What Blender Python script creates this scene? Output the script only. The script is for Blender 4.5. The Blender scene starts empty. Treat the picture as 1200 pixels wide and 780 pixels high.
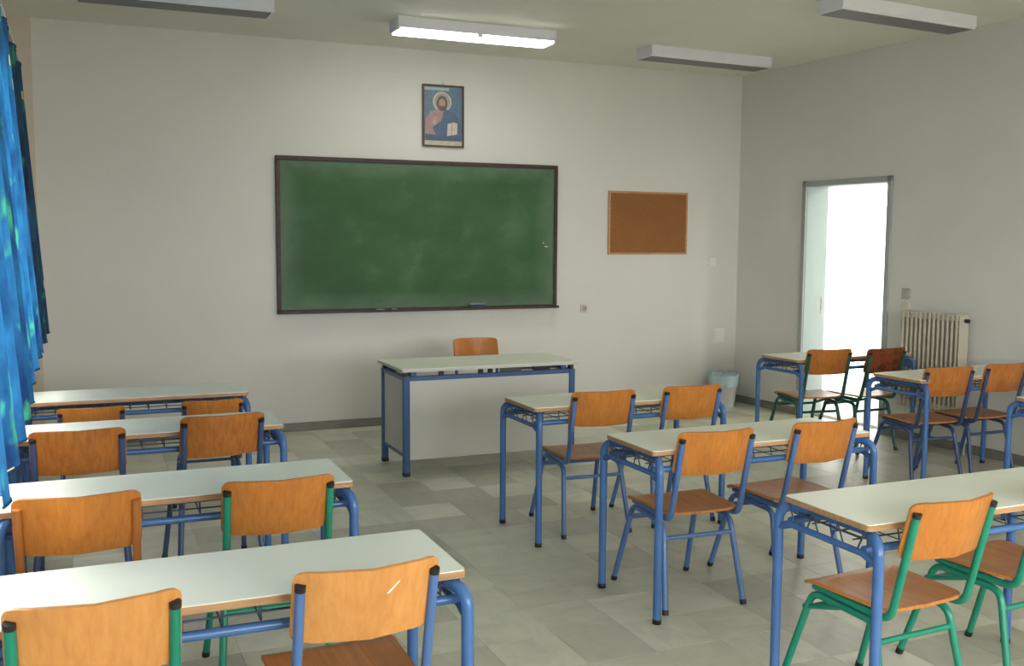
import bpy, bmesh, math, random
from mathutils import Vector, Matrix
random.seed(7)
S = bpy.context.scene
COL = S.collection

# ------------------------------------------------------------------ camera
F_PX, YAW, PITCH, ROLL = 1182.35, 0.40719, 0.09374, 0.00611
CAM = Vector((-6.27837, -8.6821, 1.68076))
right0 = Vector((math.cos(YAW), -math.sin(YAW), 0))
fwd = Vector((math.sin(YAW) * math.cos(PITCH), math.cos(YAW) * math.cos(PITCH), -math.sin(PITCH)))
up0 = right0.cross(fwd)
rgt = math.cos(ROLL) * right0 + math.sin(ROLL) * up0
upv = -math.sin(ROLL) * right0 + math.cos(ROLL) * up0
cd = bpy.data.cameras.new('camera')
cd.sensor_width = 36.0
cd.lens = F_PX / 1200.0 * 36.0
cd.clip_start = 0.05
co = bpy.data.objects.new('camera', cd)
COL.objects.link(co)
co.matrix_world = Matrix(((rgt.x, upv.x, -fwd.x, CAM.x), (rgt.y, upv.y, -fwd.y, CAM.y),
                          (rgt.z, upv.z, -fwd.z, CAM.z), (0, 0, 0, 1)))
S.camera = co

# ------------------------------------------------------------------ world, exposure
S.view_settings.view_transform = 'Standard'
S.view_settings.look = 'None'
S.view_settings.gamma = 1.0
S.view_settings.use_curve_mapping = False
S.view_settings.exposure = 0.24
S.cycles.use_denoising = True
S.cycles.max_bounces = 10
S.cycles.diffuse_bounces = 7
S.cycles.transparent_max_bounces = 12
S.cycles.sample_clamp_indirect = 6.0
S.cycles.caustics_reflective = False
S.cycles.caustics_refractive = False
W = bpy.data.worlds.new('overcast_sky')
S.world = W
W.use_nodes = True
bg = W.node_tree.nodes['Background']
bg.inputs['Color'].default_value = (0.975, 0.98, 1.0, 1)      # even overcast sky
SKY = 15.0
bg.inputs['Strength'].default_value = SKY

# room numbers (metres): back wall y = 0, right wall x = -SK*y, floor z = 0
CEIL = 3.331
XL = -6.723
YB = -10.9
SK = 0.0642
WT = 0.25
WINDOWS = [(-4.0, -2.3), (-6.2, -4.4), (-8.4, -6.6), (-10.6, -8.8)]
WZ0, WZ1 = 1.05, 2.72
REAR = [(-5.6, -3.2), (-2.4, 0.0)]              # unseen windows, added behind the camera to even out the light
DOOR0, DOOR1, DOORZ = 0.967, 1.981, 2.20     # along the right wall, from the corner
a = math.atan2(1.0, -SK)
RW = Matrix.Rotation(a, 4, 'Z')              # local -x runs along the right wall away from the corner, +y into the room


def portal(name, loc, rot, sx, sy):
    ld = bpy.data.lights.new(name, 'AREA')
    ld.shape = 'RECTANGLE'
    ld.size, ld.size_y = sx, sy
    ld.cycles.is_portal = True
    o = bpy.data.objects.new(name, ld)
    o.location = loc
    o.rotation_euler = rot
    COL.objects.link(o)
    return o


for (y0, y1) in WINDOWS:
    portal('window_daylight', (XL - WT - 0.02, (y0 + y1) / 2, (WZ0 + WZ1) / 2), (0, -math.pi / 2, 0), WZ1 - WZ0, y1 - y0)

for (x0, x1) in REAR:
    portal('added_rear_daylight', ((x0 + x1) / 2, YB - WT - 0.02, (WZ0 + WZ1) / 2), (math.pi / 2, 0, 0), x1 - x0, WZ1 - WZ0)


# ------------------------------------------------------------------ materials
def srgb(r, g, b):
    f = lambda c: (c / 255 / 12.92) if c / 255 <= 0.04045 else ((c / 255 + 0.055) / 1.055) ** 2.4
    return (f(r), f(g), f(b), 1.0)


def new_mat(name):
    m = bpy.data.materials.new(name)
    m.use_nodes = True
    nt = m.node_tree
    return m, nt, nt.nodes['Principled BSDF']


def mix_rgb(nt, fac, c1, c2, blend='MIX'):
    n = nt.nodes.new('ShaderNodeMix')
    n.data_type = 'RGBA'
    n.blend_type = blend
    for sock, v in ((n.inputs[0], fac), (n.inputs[6], c1), (n.inputs[7], c2)):
        if hasattr(v, 'node'):
            nt.links.new(v, sock)
        else:
            sock.default_value = v
    return n.outputs[2]


def noise(nt, scale, detail=4, rough=0.55, vec=None, dist=0.0):
    n = nt.nodes.new('ShaderNodeTexNoise')
    n.inputs['Scale'].default_value = scale
    n.inputs['Detail'].default_value = detail
    n.inputs['Roughness'].default_value = rough
    n.inputs['Distortion'].default_value = dist
    if vec is not None:
        nt.links.new(vec, n.inputs['Vector'])
    return n.outputs['Fac']


def ramp(nt, fac, stops):
    n = nt.nodes.new('ShaderNodeValToRGB')
    nt.links.new(fac, n.inputs['Fac'])
    el = n.color_ramp.elements
    while len(el) < len(stops):
        el.new(0.5)
    for e, (p, c) in zip(el, stops):
        e.position = p
        e.color = c
    return n.outputs['Color']


def coords(nt, kind='Object', scale=(1, 1, 1), loc_rand=False):
    tc = nt.nodes.new('ShaderNodeTexCoord')
    mp = nt.nodes.new('ShaderNodeMapping')
    mp.inputs['Scale'].default_value = scale
    nt.links.new(tc.outputs[kind], mp.inputs['Vector'])
    out = mp.outputs['Vector']
    if loc_rand:
        oi = nt.nodes.new('ShaderNodeObjectInfo')
        ad = nt.nodes.new('ShaderNodeVectorMath')
        ad.operation = 'MULTIPLY_ADD'
        nt.links.new(oi.outputs['Random'], ad.inputs[0])
        ad.inputs[1].default_value = (37.0, 91.0, 53.0)
        nt.links.new(out, ad.inputs[2])
        out = ad.outputs[0]
    return out


def bump(nt, bsdf, h, strength, dist=0.002):
    b = nt.nodes.new('ShaderNodeBump')
    b.inputs['Strength'].default_value = strength
    b.inputs['Distance'].default_value = dist
    nt.links.new(h, b.inputs['Height'])
    nt.links.new(b.outputs['Normal'], bsdf.inputs['Normal'])


def plain(name, rgb, rough=0.5, metal=0.0, var=0.06, scale=6.0, spec=0.5):
    m, nt, b = new_mat(name)
    c = srgb(*rgb)
    v = coords(nt)
    f = noise(nt, scale, 3, 0.5, v)
    d = tuple(x * (1 - var) for x in c[:3]) + (1,)
    l = tuple(min(1, x * (1 + var)) for x in c[:3]) + (1,)
    nt.links.new(ramp(nt, f, [(0.3, d), (0.7, l)]), b.inputs['Base Color'])
    b.inputs['Roughness'].default_value = rough
    b.inputs['Metallic'].default_value = metal
    b.inputs['Specular IOR Level'].default_value = spec
    return m


def wall_mat(name, rgb, var=0.035):
    m, nt, b = new_mat(name)
    c = srgb(*rgb)
    v = coords(nt)
    f = noise(nt, 0.9, 5, 0.6, v)
    d = tuple(x * (1 - var) for x in c[:3]) + (1,)
    l = tuple(min(1, x * (1 + var)) for x in c[:3]) + (1,)
    nt.links.new(ramp(nt, f, [(0.3, d), (0.7, l)]), b.inputs['Base Color'])
    b.inputs['Roughness'].default_value = 0.75
    bump(nt, b, noise(nt, 60, 3, 0.6, v), 0.12, 0.003)
    return m


def wood_mat(name, c1, c2, c3, axis='Z', rough=0.38, worn=0.0):
    """varnished beech plywood, grain along one axis"""
    m, nt, b = new_mat(name)
    sc = {'Z': (60, 60, 2.2), 'Y': (60, 2.2, 60), 'X': (2.2, 60, 60)}[axis]
    v = coords(nt, 'Object', sc, True)
    f1 = noise(nt, 1.0, 6, 0.62, v, 0.25)
    v2 = coords(nt, 'Object', (9, 9, 2.5), True)
    f2 = noise(nt, 1.0, 3, 0.5, v2)
    base = ramp(nt, f1, [(0.25, srgb(*c1)), (0.5, srgb(*c2)), (0.78, srgb(*c3))])
    tone = ramp(nt, f2, [(0.3, (0.88, 0.86, 0.83, 1)), (0.7, (1.05, 1.04, 1.03, 1))])
    out = mix_rgb(nt, 1.0, base, tone, 'MULTIPLY')
    if worn:
        v3 = coords(nt, 'Object', (14, 14, 22), True)
        f3 = noise(nt, 1.0, 4, 0.6, v3)
        k = ramp(nt, f3, [(0.5, (0, 0, 0, 1)), (0.62, (worn, worn, worn, 1))])
        out = mix_rgb(nt, k, out, srgb(58, 30, 18))
    nt.links.new(out, b.inputs['Base Color'])
    b.inputs['Roughness'].default_value = rough
    return m


M = {}
M['wall'] = wall_mat('white_plaster', (214, 212, 204))
M['wall_right'] = wall_mat('white_plaster_side', (213, 211, 203))
M['pilaster'] = wall_mat('beige_plaster', (202, 190, 176))
M['ceiling'] = wall_mat('ceiling_paint', (226, 225, 214), 0.03)
M['baseboard'] = plain('grey_stone_skirting', (126, 124, 115), 0.5, 0, 0.1, 9)
M['jamb'] = plain('pale_door_jamb', (150, 163, 159), 0.5, 0, 0.02)
M['door_frame'] = plain('grey_door_frame', (164, 168, 164), 0.45, 0, 0.03)
M['corridor'] = plain('bright_white_render', (240, 240, 236), 0.8, 0, 0.02)
M['ground'] = plain('pale_concrete_yard', (170, 168, 160), 0.9, 0, 0.08, 2)
M['alu'] = plain('white_window_frame', (220, 222, 222), 0.4, 0, 0.02)
M['laminate'] = plain('pale_grey_green_laminate', (233, 236, 220), 0.38, 0, 0.03, 3)
M['ply_edge'] = wood_mat('plywood_edge', (146, 108, 70), (176, 136, 94), (194, 156, 114), 'X', 0.5)
M['desk_blue'] = plain('blue_enamel_desk', (66, 106, 158), 0.26, 0.0, 0.06, 14)
M['chair_blue'] = plain('blue_enamel_chair', (80, 112, 162), 0.28, 0.0, 0.07, 14)
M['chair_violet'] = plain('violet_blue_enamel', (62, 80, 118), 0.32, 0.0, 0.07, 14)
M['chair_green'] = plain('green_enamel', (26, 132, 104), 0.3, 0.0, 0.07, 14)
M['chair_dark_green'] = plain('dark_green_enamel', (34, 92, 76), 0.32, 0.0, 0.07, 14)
M['chair_brown'] = plain('ochre_brown_enamel', (168, 104, 50), 0.4, 0.0, 0.08, 14)
M['rubber'] = plain('black_plastic', (26, 26, 28), 0.5, 0, 0.05)
M['wire'] = plain('dark_wire', (70, 82, 104), 0.35, 0.3, 0.05)
M['wood_orange'] = wood_mat('orange_beech', (168, 102, 38), (188, 118, 48), (200, 132, 58))
M['wood_golden'] = wood_mat('golden_beech', (200, 134, 68), (212, 148, 80), (220, 160, 94))
M['wood_brown'] = wood_mat('brown_beech', (146, 84, 34), (174, 106, 44), (192, 124, 56))
M['wood_red'] = wood_mat('dark_red_beech', (96, 44, 22), (124, 60, 30), (140, 74, 38), worn=0.85)
M['seat_wood'] = wood_mat('seat_beech', (166, 102, 42), (190, 122, 54), (204, 138, 68), 'Y', 0.34)
M['panel'] = plain('grey_melamine', (198, 196, 187), 0.45, 0, 0.02)
M['frame_blue'] = plain('dark_blue_square_tube', (52, 86, 132), 0.35, 0, 0.06, 10)
M['board_frame'] = plain('dark_wood_board_frame', (60, 40, 32), 0.55, 0, 0.45, 24)
M['cork_frame'] = wood_mat('cork_frame_wood', (170, 122, 80), (190, 142, 98), (204, 160, 118), 'X', 0.5)
M['picture_frame'] = plain('thin_brown_picture_frame', (78, 52, 40), 0.4, 0, 0.2, 30)
M['housing'] = plain('white_lamp_housing', (226, 225, 230), 0.35, 0, 0.02)
M['louvre'] = plain('shaded_grey_lamp_cover', (112, 111, 113), 0.45, 0, 0.04, 30)  # cover grey deepened with the shade of its downward face
M['radiator'] = plain('cream_radiator_enamel', (188, 180, 160), 0.4, 0, 0.05)
M['switch_grey'] = plain('grey_switch', (166, 164, 152), 0.5, 0, 0.02)
M['switch_cream'] = plain('cream_switch', (206, 194, 176), 0.45, 0, 0.02)
M['switch_white'] = plain('white_plate', (226, 224, 216), 0.45, 0, 0.02)
M['bin'] = plain('pale_plastic_bin', (206, 208, 204), 0.45, 0, 0.03)
M['bag'] = plain('light_blue_bag', (176, 200, 204), 0.35, 0, 0.1, 20)
M['metal'] = plain('dull_steel', (150, 150, 150), 0.35, 0.9, 0.05)
M['chalk'] = plain('white_chalk', (232, 230, 222), 0.9, 0, 0.03)
M['felt'] = plain('dark_blue_felt', (52, 66, 84), 0.9, 0, 0.1, 40)
M['eraser_body'] = plain('grey_wood_eraser', (120, 130, 128), 0.6, 0, 0.05, 40)

# lit diffuser: the one lamp that is on
m, nt, b = new_mat('lit_diffuser')
b.inputs['Base Color'].default_value = (0.9, 0.9, 0.88, 1)
b.inputs['Emission Color'].default_value = (1.0, 0.98, 0.93, 1)
b.inputs['Emission Strength'].default_value = 12.0
M['lit'] = m

# green chalkboard with smeared chalk dust
m, nt, b = new_mat('green_chalkboard')
v = coords(nt, 'Object', (1.3, 1, 1.8))
f = noise(nt, 1.4, 3, 0.5, v, 0.3)
base = ramp(nt, f, [(0.3, srgb(46, 82, 46)), (0.55, srgb(54, 92, 52)), (0.75, srgb(72, 106, 70))])
v2 = coords(nt, 'Object', (4, 1, 5))
f2 = noise(nt, 1.0, 4, 0.6, v2, 0.4)
sm = ramp(nt, f2, [(0.55, (0, 0, 0, 1)), (0.9, (0.22, 0.22, 0.22, 1))])
out = mix_rgb(nt, sm, base, srgb(132, 150, 132))
# chalk dust gathers along the rim
tc = nt.nodes.new('ShaderNodeTexCoord')
sx = nt.nodes.new('ShaderNodeSeparateXYZ')
nt.links.new(tc.outputs['Object'], sx.inputs[0])


def rim(sock, half, width):
    ab = nt.nodes.new('ShaderNodeMath'); ab.operation = 'ABSOLUTE'; nt.links.new(sock, ab.inputs[0])
    mr = nt.nodes.new('ShaderNodeMapRange')
    mr.inputs[1].default_value = half - width; mr.inputs[2].default_value = half
    nt.links.new(ab.outputs[0], mr.inputs[0])
    return mr.outputs[0]


mx = nt.nodes.new('ShaderNodeMath'); mx.operation = 'MAXIMUM'
nt.links.new(rim(sx.outputs[0], 1.30, 0.22), mx.inputs[0])
nt.links.new(rim(sx.outputs[2], 0.66, 0.18), mx.inputs[1])
ml = nt.nodes.new('ShaderNodeMath'); ml.operation = 'MULTIPLY'
nt.links.new(mx.outputs[0], ml.inputs[0])
nt.links.new(noise(nt, 3.0, 5, 0.7, coords(nt)), ml.inputs[1])
out = mix_rgb(nt, ml.outputs[0], out, srgb(116, 134, 116))
nt.links.new(out, b.inputs['Base Color'])
b.inputs['Roughness'].default_value = 0.7
M['board'] = m

# cork
m, nt, b = new_mat('cork')
v = coords(nt)
f = noise(nt, 90, 4, 0.7, v)
base = ramp(nt, f, [(0.3, srgb(126, 82, 42)), (0.6, srgb(154, 102, 56)), (0.8, srgb(172, 120, 70))])
out = mix_rgb(nt, 1.0, base, ramp(nt, noise(nt, 3, 3, 0.5, v), [(0.3, (0.9, 0.9, 0.9, 1)), (0.7, (1.05, 1.03, 1.0, 1))]), 'MULTIPLY')
nt.links.new(out, b.inputs['Base Color'])
b.inputs['Roughness'].default_value = 0.9
bump(nt, b, f, 0.4, 0.002)
M['cork'] = m

# marbled vinyl floor tiles in five tones
TONES = [(182, 182, 164), (200, 200, 180), (206, 206, 187), (217, 216, 198), (190, 188, 172)]
M['tile'] = []
for k, c in enumerate(TONES):
    m, nt, b = new_mat('marbled_vinyl_tile_%d' % k)
    geo = nt.nodes.new('ShaderNodeNewGeometry')
    oi = nt.nodes.new('ShaderNodeObjectInfo')
    ad = nt.nodes.new('ShaderNodeVectorMath'); ad.operation = 'MULTIPLY_ADD'
    nt.links.new(oi.outputs['Random'], ad.inputs[0])
    ad.inputs[1].default_value = (17, 31, 5)
    nt.links.new(geo.outputs['Position'], ad.inputs[2])
    mp = nt.nodes.new('ShaderNodeMapping')
    mp.inputs['Scale'].default_value = (2.2, 5.5, 1) if k % 2 else (5.5, 2.2, 1)
    nt.links.new(ad.outputs[0], mp.inputs['Vector'])
    f = noise(nt, 1.6, 6, 0.62, mp.outputs['Vector'], 0.9)
    cc = srgb(*c)
    dk = tuple(x * 0.84 for x in cc[:3]) + (1,)
    lt = tuple(min(1, x * 1.1) for x in cc[:3]) + (1,)
    base = ramp(nt, f, [(0.28, dk), (0.5, cc), (0.75, lt)])
    grime = noise(nt, 1.1, 4, 0.6, geo.outputs['Position'])
    base = mix_rgb(nt, 1.0, base, ramp(nt, grime, [(0.32, (0.84, 0.83, 0.8, 1)), (0.6, (1, 1, 1, 1))]), 'MULTIPLY')
    nt.links.new(base, b.inputs['Base Color'])
    rr = nt.nodes.new('ShaderNodeMapRange')
    rr.inputs[3].default_value = 0.3; rr.inputs[4].default_value = 0.46
    nt.links.new(f, rr.inputs[0])
    nt.links.new(rr.outputs[0], b.inputs['Roughness'])
    M['tile'].append(m)
M['screed'] = plain('floor_screed', (96, 94, 86), 0.9, 0, 0.05)


# printed curtain cloth, lets daylight through
def curtain_mat(name, base, dark, green_amt):
    m, nt, b = new_mat(name)
    tc = nt.nodes.new('ShaderNodeTexCoord')
    uv = tc.outputs['UV']
    f = noise(nt, 3.2, 4, 0.6, uv)
    col = ramp(nt, f, [(0.35, srgb(*dark)), (0.6, srgb(*base))])
    g = noise(nt, 4.5, 3, 0.5, uv, 0.4)
    gk = ramp(nt, g, [(0.6, (0, 0, 0, 1)), (0.68, (green_amt,) * 3 + (1,))])
    col = mix_rgb(nt, gk, col, srgb(70, 170, 120))
    vo = nt.nodes.new('ShaderNodeTexVoronoi')
    vo.distance = 'CHEBYCHEV'
    vo.inputs['Scale'].default_value = 4.2
    vo.inputs['Randomness'].default_value = 0.75
    nt.links.new(uv, vo.inputs['Vector'])
    sq = ramp(nt, vo.outputs['Distance'], [(0.11, (1, 1, 1, 1)), (0.125, (0, 0, 0, 1))])
    col = mix_rgb(nt, sq, col, srgb(226, 216, 150))
    nt.links.new(col, b.inputs['Base Color'])
    b.inputs['Roughness'].default_value = 0.8
    tr = nt.nodes.new('ShaderNodeBsdfTranslucent')
    nt.links.new(col, tr.inputs['Color'])
    ms = nt.nodes.new('ShaderNodeMixShader')
    ms.inputs[0].default_value = 0.34
    nt.links.new(b.outputs[0], ms.inputs[1])
    nt.links.new(tr.outputs[0], ms.inputs[2])
    nt.links.new(ms.outputs[0], nt.nodes['Material Output'].inputs['Surface'])
    return m


M['curtain'] = curtain_mat('blue_printed_curtain', (30, 94, 138), (9, 44, 86), 0.7)

m, nt, b = new_mat('window_glass')
tr = nt.nodes.new('ShaderNodeBsdfTransparent')
gl = nt.nodes.new('ShaderNodeBsdfGlossy')
gl.inputs['Roughness'].default_value = 0.02
ms = nt.nodes.new('ShaderNodeMixShader')
ms.inputs[0].default_value = 0.06
nt.links.new(tr.outputs[0], ms.inputs[1])
nt.links.new(gl.outputs[0], ms.inputs[2])
nt.links.new(ms.outputs[0], nt.nodes['Material Output'].inputs['Surface'])
M['glass'] = m


# ------------------------------------------------------------------ mesh helpers
class MB:
    def __init__(self):
        self.v, self.f, self.sm = [], [], []

    def add(self, vs, fs, smooth=False):
        n = len(self.v)
        self.v += [tuple(p) for p in vs]
        self.f += [tuple(i + n for i in f) for f in fs]
        self.sm += [smooth] * len(fs)
        return self

    def box(self, x0, x1, y0, y1, z0, z1, mtx=None):
        vs = [Vector((x, y, z)) for z in (z0, z1) for y in (y0, y1) for x in (x0, x1)]
        if mtx is not None:
            vs = [mtx @ p for p in vs]
        return self.add(vs, [(0, 2, 3, 1), (4, 5, 7, 6), (0, 1, 5, 4), (2, 6, 7, 3), (0, 4, 6, 2), (1, 3, 7, 5)])

    def bbox(self, x0, x1, y0, y1, z0, z1, bev=0.004):
        """box with bevelled edges"""
        bm = bmesh.new()
        bmesh.ops.create_cube(bm, size=1)
        for p in bm.verts:
            p.co = Vector(((x0 + x1) / 2 + p.co.x * (x1 - x0), (y0 + y1) / 2 + p.co.y * (y1 - y0), (z0 + z1) / 2 + p.co.z * (z1 - z0)))
        bmesh.ops.bevel(bm, geom=bm.edges[:], offset=bev, segments=2, affect='EDGES', profile=0.5)
        bm.verts.index_update()
        self.add([p.co.copy() for p in bm.verts], [[q.index for q in f.verts] for f in bm.faces])
        bm.free()
        return self

    def tube(self, pts, r, n=10, closed=False, r_end=None):
        pts = [Vector(p) for p in pts]
        k = len(pts)
        t0 = (pts[1] - pts[0]).normalized()
        ref = Vector((1, 0, 0)) if abs(t0.x) < 0.8 else Vector((0, 1, 0))
        u = (ref - t0 * ref.dot(t0)).normalized()
        rings = []
        for i, p in enumerate(pts):
            if i == 0:
                t = t0
            elif i == k - 1:
                t = (pts[-1] - pts[-2]).normalized()
            else:
                t = ((pts[i + 1] - p).normalized() + (p - pts[i - 1]).normalized()).normalized()
            u = (u - t * u.dot(t)).normalized()
            w = t.cross(u)
            rr = r if r_end is None else r + (r_end - r) * i / (k - 1)
            rings.append([p + (u * math.cos(2 * math.pi * j / n) + w * math.sin(2 * math.pi * j / n)) * rr for j in range(n)])
        vs = [q for rg in rings for q in rg]
        fs = [(i * n + j, i * n + (j + 1) % n, (i + 1) * n + (j + 1) % n, (i + 1) * n + j) for i in range(k - 1) for j in range(n)]
        self.add(vs, fs, True)
        self.add(rings[0], [tuple(range(n - 1, -1, -1))])
        self.add(rings[-1], [tuple(range(n))])
        return self

    def prism(self, outline, z0, z1, axis='z'):
        n = len(outline)
        mk = {'z': lambda p, h: (p[0], p[1], h), 'y': lambda p, h: (p[0], h, p[1]), 'x': lambda p, h: (h, p[0], p[1])}[axis]
        vs = [mk(p, z0) for p in outline] + [mk(p, z1) for p in outline]
        fs = [tuple(range(n - 1, -1, -1)), tuple(range(n, 2 * n))] + [(i, (i + 1) % n, n + (i + 1) % n, n + i) for i in range(n)]
        if axis == 'y':
            fs = [tuple(reversed(f)) for f in fs]
        return self.add(vs, fs)

    def lathe(self, prof, n=20, cx=0, cy=0):
        vs = [(cx + r * math.cos(2 * math.pi * j / n), cy + r * math.sin(2 * math.pi * j / n), z) for r, z in prof for j in range(n)]
        k = len(prof)
        fs = [(i * n + j, i * n + (j + 1) % n, (i + 1) * n + (j + 1) % n, (i + 1) * n + j) for i in range(k - 1) for j in range(n)]
        return self.add(vs, fs, True)

    def mesh(self, name, smooth_angle=None):
        me = bpy.data.meshes.new(name)
        me.from_pydata(self.v, [], self.f)
        me.polygons.foreach_set('use_smooth', self.sm)
        me.materials.append(None)
        me.update()
        return me


def link(name, me, mat=None, parent=None, mtx=None):
    o = bpy.data.objects.new(name, me)
    COL.objects.link(o)
    if mat is not None:
        o.material_slots[0].link = 'OBJECT'
        o.material_slots[0].material = mat
    if parent is not None:
        o.parent = parent
    if mtx is not None:
        o.matrix_local = mtx
    return o


def empty(name, loc, rz=0, scale=1.0):
    o = bpy.data.objects.new(name, None)
    o.empty_display_size = 0.1
    COL.objects.link(o)
    o.location = loc
    o.rotation_euler = (0, 0, rz)
    o.scale = (scale,) * 3
    return o


def tag(o, label, cat, group=None):
    o['label'] = label
    o['category'] = cat
    if group:
        o['group'] = group
    return o


def struct(o, label=None, cat=None):
    o['kind'] = 'structure'
    if label:
        o['label'] = label
    if cat:
        o['category'] = cat
    return o


def rrect(w, h, r, n=5, cx=0, cy=0):
    out = []
    for qx, qy, a0 in ((1, 1, 0), (-1, 1, 90), (-1, -1, 180), (1, -1, 270)):
        for k in range(n + 1):
            t = math.radians(a0 + 90 * k / n)
            out.append((cx + qx * (w / 2 - r) + r * math.cos(t), cy + qy * (h / 2 - r) + r * math.sin(t)))
    return out


def bend(pts, r, n=6):
    """polyline with rounded inner corners"""
    pts = [Vector(p) for p in pts]
    out = [pts[0]]
    for i in range(1, len(pts) - 1):
        A, B, C = pts[i - 1], pts[i], pts[i + 1]
        d1, d2 = (A - B).normalized(), (C - B).normalized()
        ang = d1.angle(d2)
        t = min(r / math.tan(ang / 2), (A - B).length * 0.49, (C - B).length * 0.49)
        P, Q = B + d1 * t, B + d2 * t
        for k in range(n + 1):
            s = k / n
            out.append((1 - s) ** 2 * P + 2 * s * (1 - s) * B + s * s * Q)
    out.append(pts[-1])
    return out


# ------------------------------------------------------------------ the room
XR_AT = lambda y: -SK * y
TP = 0.315                                    # floor tile pitch
slab = MB()
slab.add([(XL - WT, YB - WT, -0.004), (XR_AT(YB) + WT, YB - WT, -0.004), (0.25, WT, -0.004), (XL - WT, WT, -0.004),
          (XL - WT, YB - WT, -0.2), (XR_AT(YB) + WT, YB - WT, -0.2), (0.25, WT, -0.2), (XL - WT, WT, -0.2)],
         [(0, 1, 2, 3), (7, 6, 5, 4), (0, 4, 5, 1), (1, 5, 6, 2), (2, 6, 7, 3), (3, 7, 4, 0)])
floor = struct(link('floor', slab.mesh('floor'), M['screed']), 'floor of marbled grey vinyl tiles under the desks', 'floor')


def project(p):
    d = Vector(p) - CAM
    z = d.dot(fwd)
    if z < 0.2:
        return None
    return 600 + F_PX * d.dot(rgt) / z, 390 - F_PX * d.dot(upv) / z, z


tiles = []
x0g, y0g = -4.455 - 8 * TP, -3.99 + 13 * TP
for ix in range(-1, 26):
    for iy in range(0, 36):
        xa, ya = x0g + ix * TP, y0g - iy * TP
        xb, yb = xa + TP, ya - TP
        xa_, ya_, yb_ = max(xa, XL), min(ya, 0.0), max(yb, YB)
        xb_ = min(xb, XR_AT((ya + yb) / 2) + 0.12)
        if xb_ - xa_ < 0.02 or ya_ - yb_ < 0.02:
            continue
        pr = project(((xa_ + xb_) / 2, (ya_ + yb_) / 2, 0))
        score = 0
        if pr and -20 < pr[0] < 1220 and -20 < pr[1] < 800:
            score = (pr[1] - 280) / pr[2] ** 2
            # floor wholly hidden under the left block of desks shows least
            if xb_ < -5.35 and ya_ < -2.6:
                score *= 0.2
        tiles.append((score, xa_, xb_, yb_, ya_, random.choice((0, 1, 1, 2, 2, 3, 4))))
tiles.sort(key=lambda t: -t[0])
tile_mesh = {}
G = 0.0006
for (s, xa, xb, ya, yb, k) in tiles[:300]:
    w, h = round(xb - xa, 4), round(yb - ya, 4)
    if (w, h) not in tile_mesh:
        b_ = 0.0012
        mb = MB()
        vs = [(-w / 2 + G, -h / 2 + G), (w / 2 - G, -h / 2 + G), (w / 2 - G, h / 2 - G), (-w / 2 + G, h / 2 - G)]
        iv = [(p[0] * (1 - 2 * b_ / w), p[1] * (1 - 2 * b_ / h)) for p in vs]
        mb.add([(*p, -0.004) for p in vs] + [(*p, -0.0006) for p in vs] + [(*p, 0.0) for p in iv],
               [(0, 1, 5, 4), (1, 2, 6, 5), (2, 3, 7, 6), (3, 0, 4, 7), (4, 5, 9, 8), (5, 6, 10, 9), (6, 7, 11, 10), (7, 4, 8, 11), (8, 9, 10, 11), (3, 2, 1, 0)])
        tile_mesh[(w, h)] = mb.mesh('floor_tile')
    o = link('floor_tile', tile_mesh[(w, h)], M['tile'][k], floor)
    o.location = ((xa + xb) / 2, (ya + yb) / 2, 0)
rest = MB()
mi = []
for (s, xa, xb, ya, yb, k) in tiles[300:]:
    n0 = len(rest.f)
    rest.box(xa + G, xb - G, ya + G, yb - G, -0.004, 0.0)
    mi += [k] * (len(rest.f) - n0)
me = rest.mesh('floor_tiles_beyond')
me.materials.clear()
for t in M['tile']:
    me.materials.append(t)
me.polygons.foreach_set('material_index', mi)
o = link('floor_tiles', me, None, floor)
o['kind'] = 'stuff'

# back wall
struct(link('wall_back', MB().box(XL - WT, WT, 0, WT, -0.2, CEIL + 0.2).mesh('wall_back'), M['wall']), 'white plastered end wall carrying the chalkboard', 'wall')
rwm = MB()
ex = [XL - WT] + [v for p in REAR for v in p] + [XR_AT(YB) + WT]
for k in range(0, len(ex), 2):
    rwm.box(ex[k], ex[k + 1], YB - WT, YB, -0.2, CEIL + 0.2)
for (p, q) in REAR:
    rwm.box(p, q, YB - WT, YB, -0.2, WZ0)
    rwm.box(p, q, YB - WT, YB, WZ1, CEIL + 0.2)
struct(link('wall_rear', rwm.mesh('wall_rear'), M['wall']), 'white plastered wall at the rear of the classroom', 'wall')
for k, (p, q) in enumerate(REAR):  # frames and panes of the added rear windows, there for their light
    yf_ = YB - 0.17
    fr = MB().box(p, q, yf_, yf_ + 0.06, WZ0, WZ0 + 0.06).box(p, q, yf_, yf_ + 0.06, WZ1 - 0.06, WZ1)
    xm = (p + q) / 2
    for (a_, b_) in ((p, p + 0.06), (xm - 0.04, xm + 0.04), (q - 0.06, q)):
        fr.box(a_, b_, yf_, yf_ + 0.06, WZ0 + 0.06, WZ1 - 0.06)
    w = struct(link('window_%d' % (k + 5), fr.mesh('window'), M['alu']))
    for (a_, b_) in ((p + 0.06, xm - 0.04), (xm + 0.04, q - 0.06)):
        link('pane', MB().box(a_, b_, yf_ + 0.025, yf_ + 0.031, WZ0 + 0.06, WZ1 - 0.06).mesh('pane'), M['glass'], w)
struct(link('ceiling', MB().box(XL - WT, XR_AT(YB) + WT, YB - WT, WT, CEIL, CEIL + 0.2).mesh('ceiling'), M['ceiling']), 'plain off white painted classroom ceiling', 'ceiling')
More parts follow.
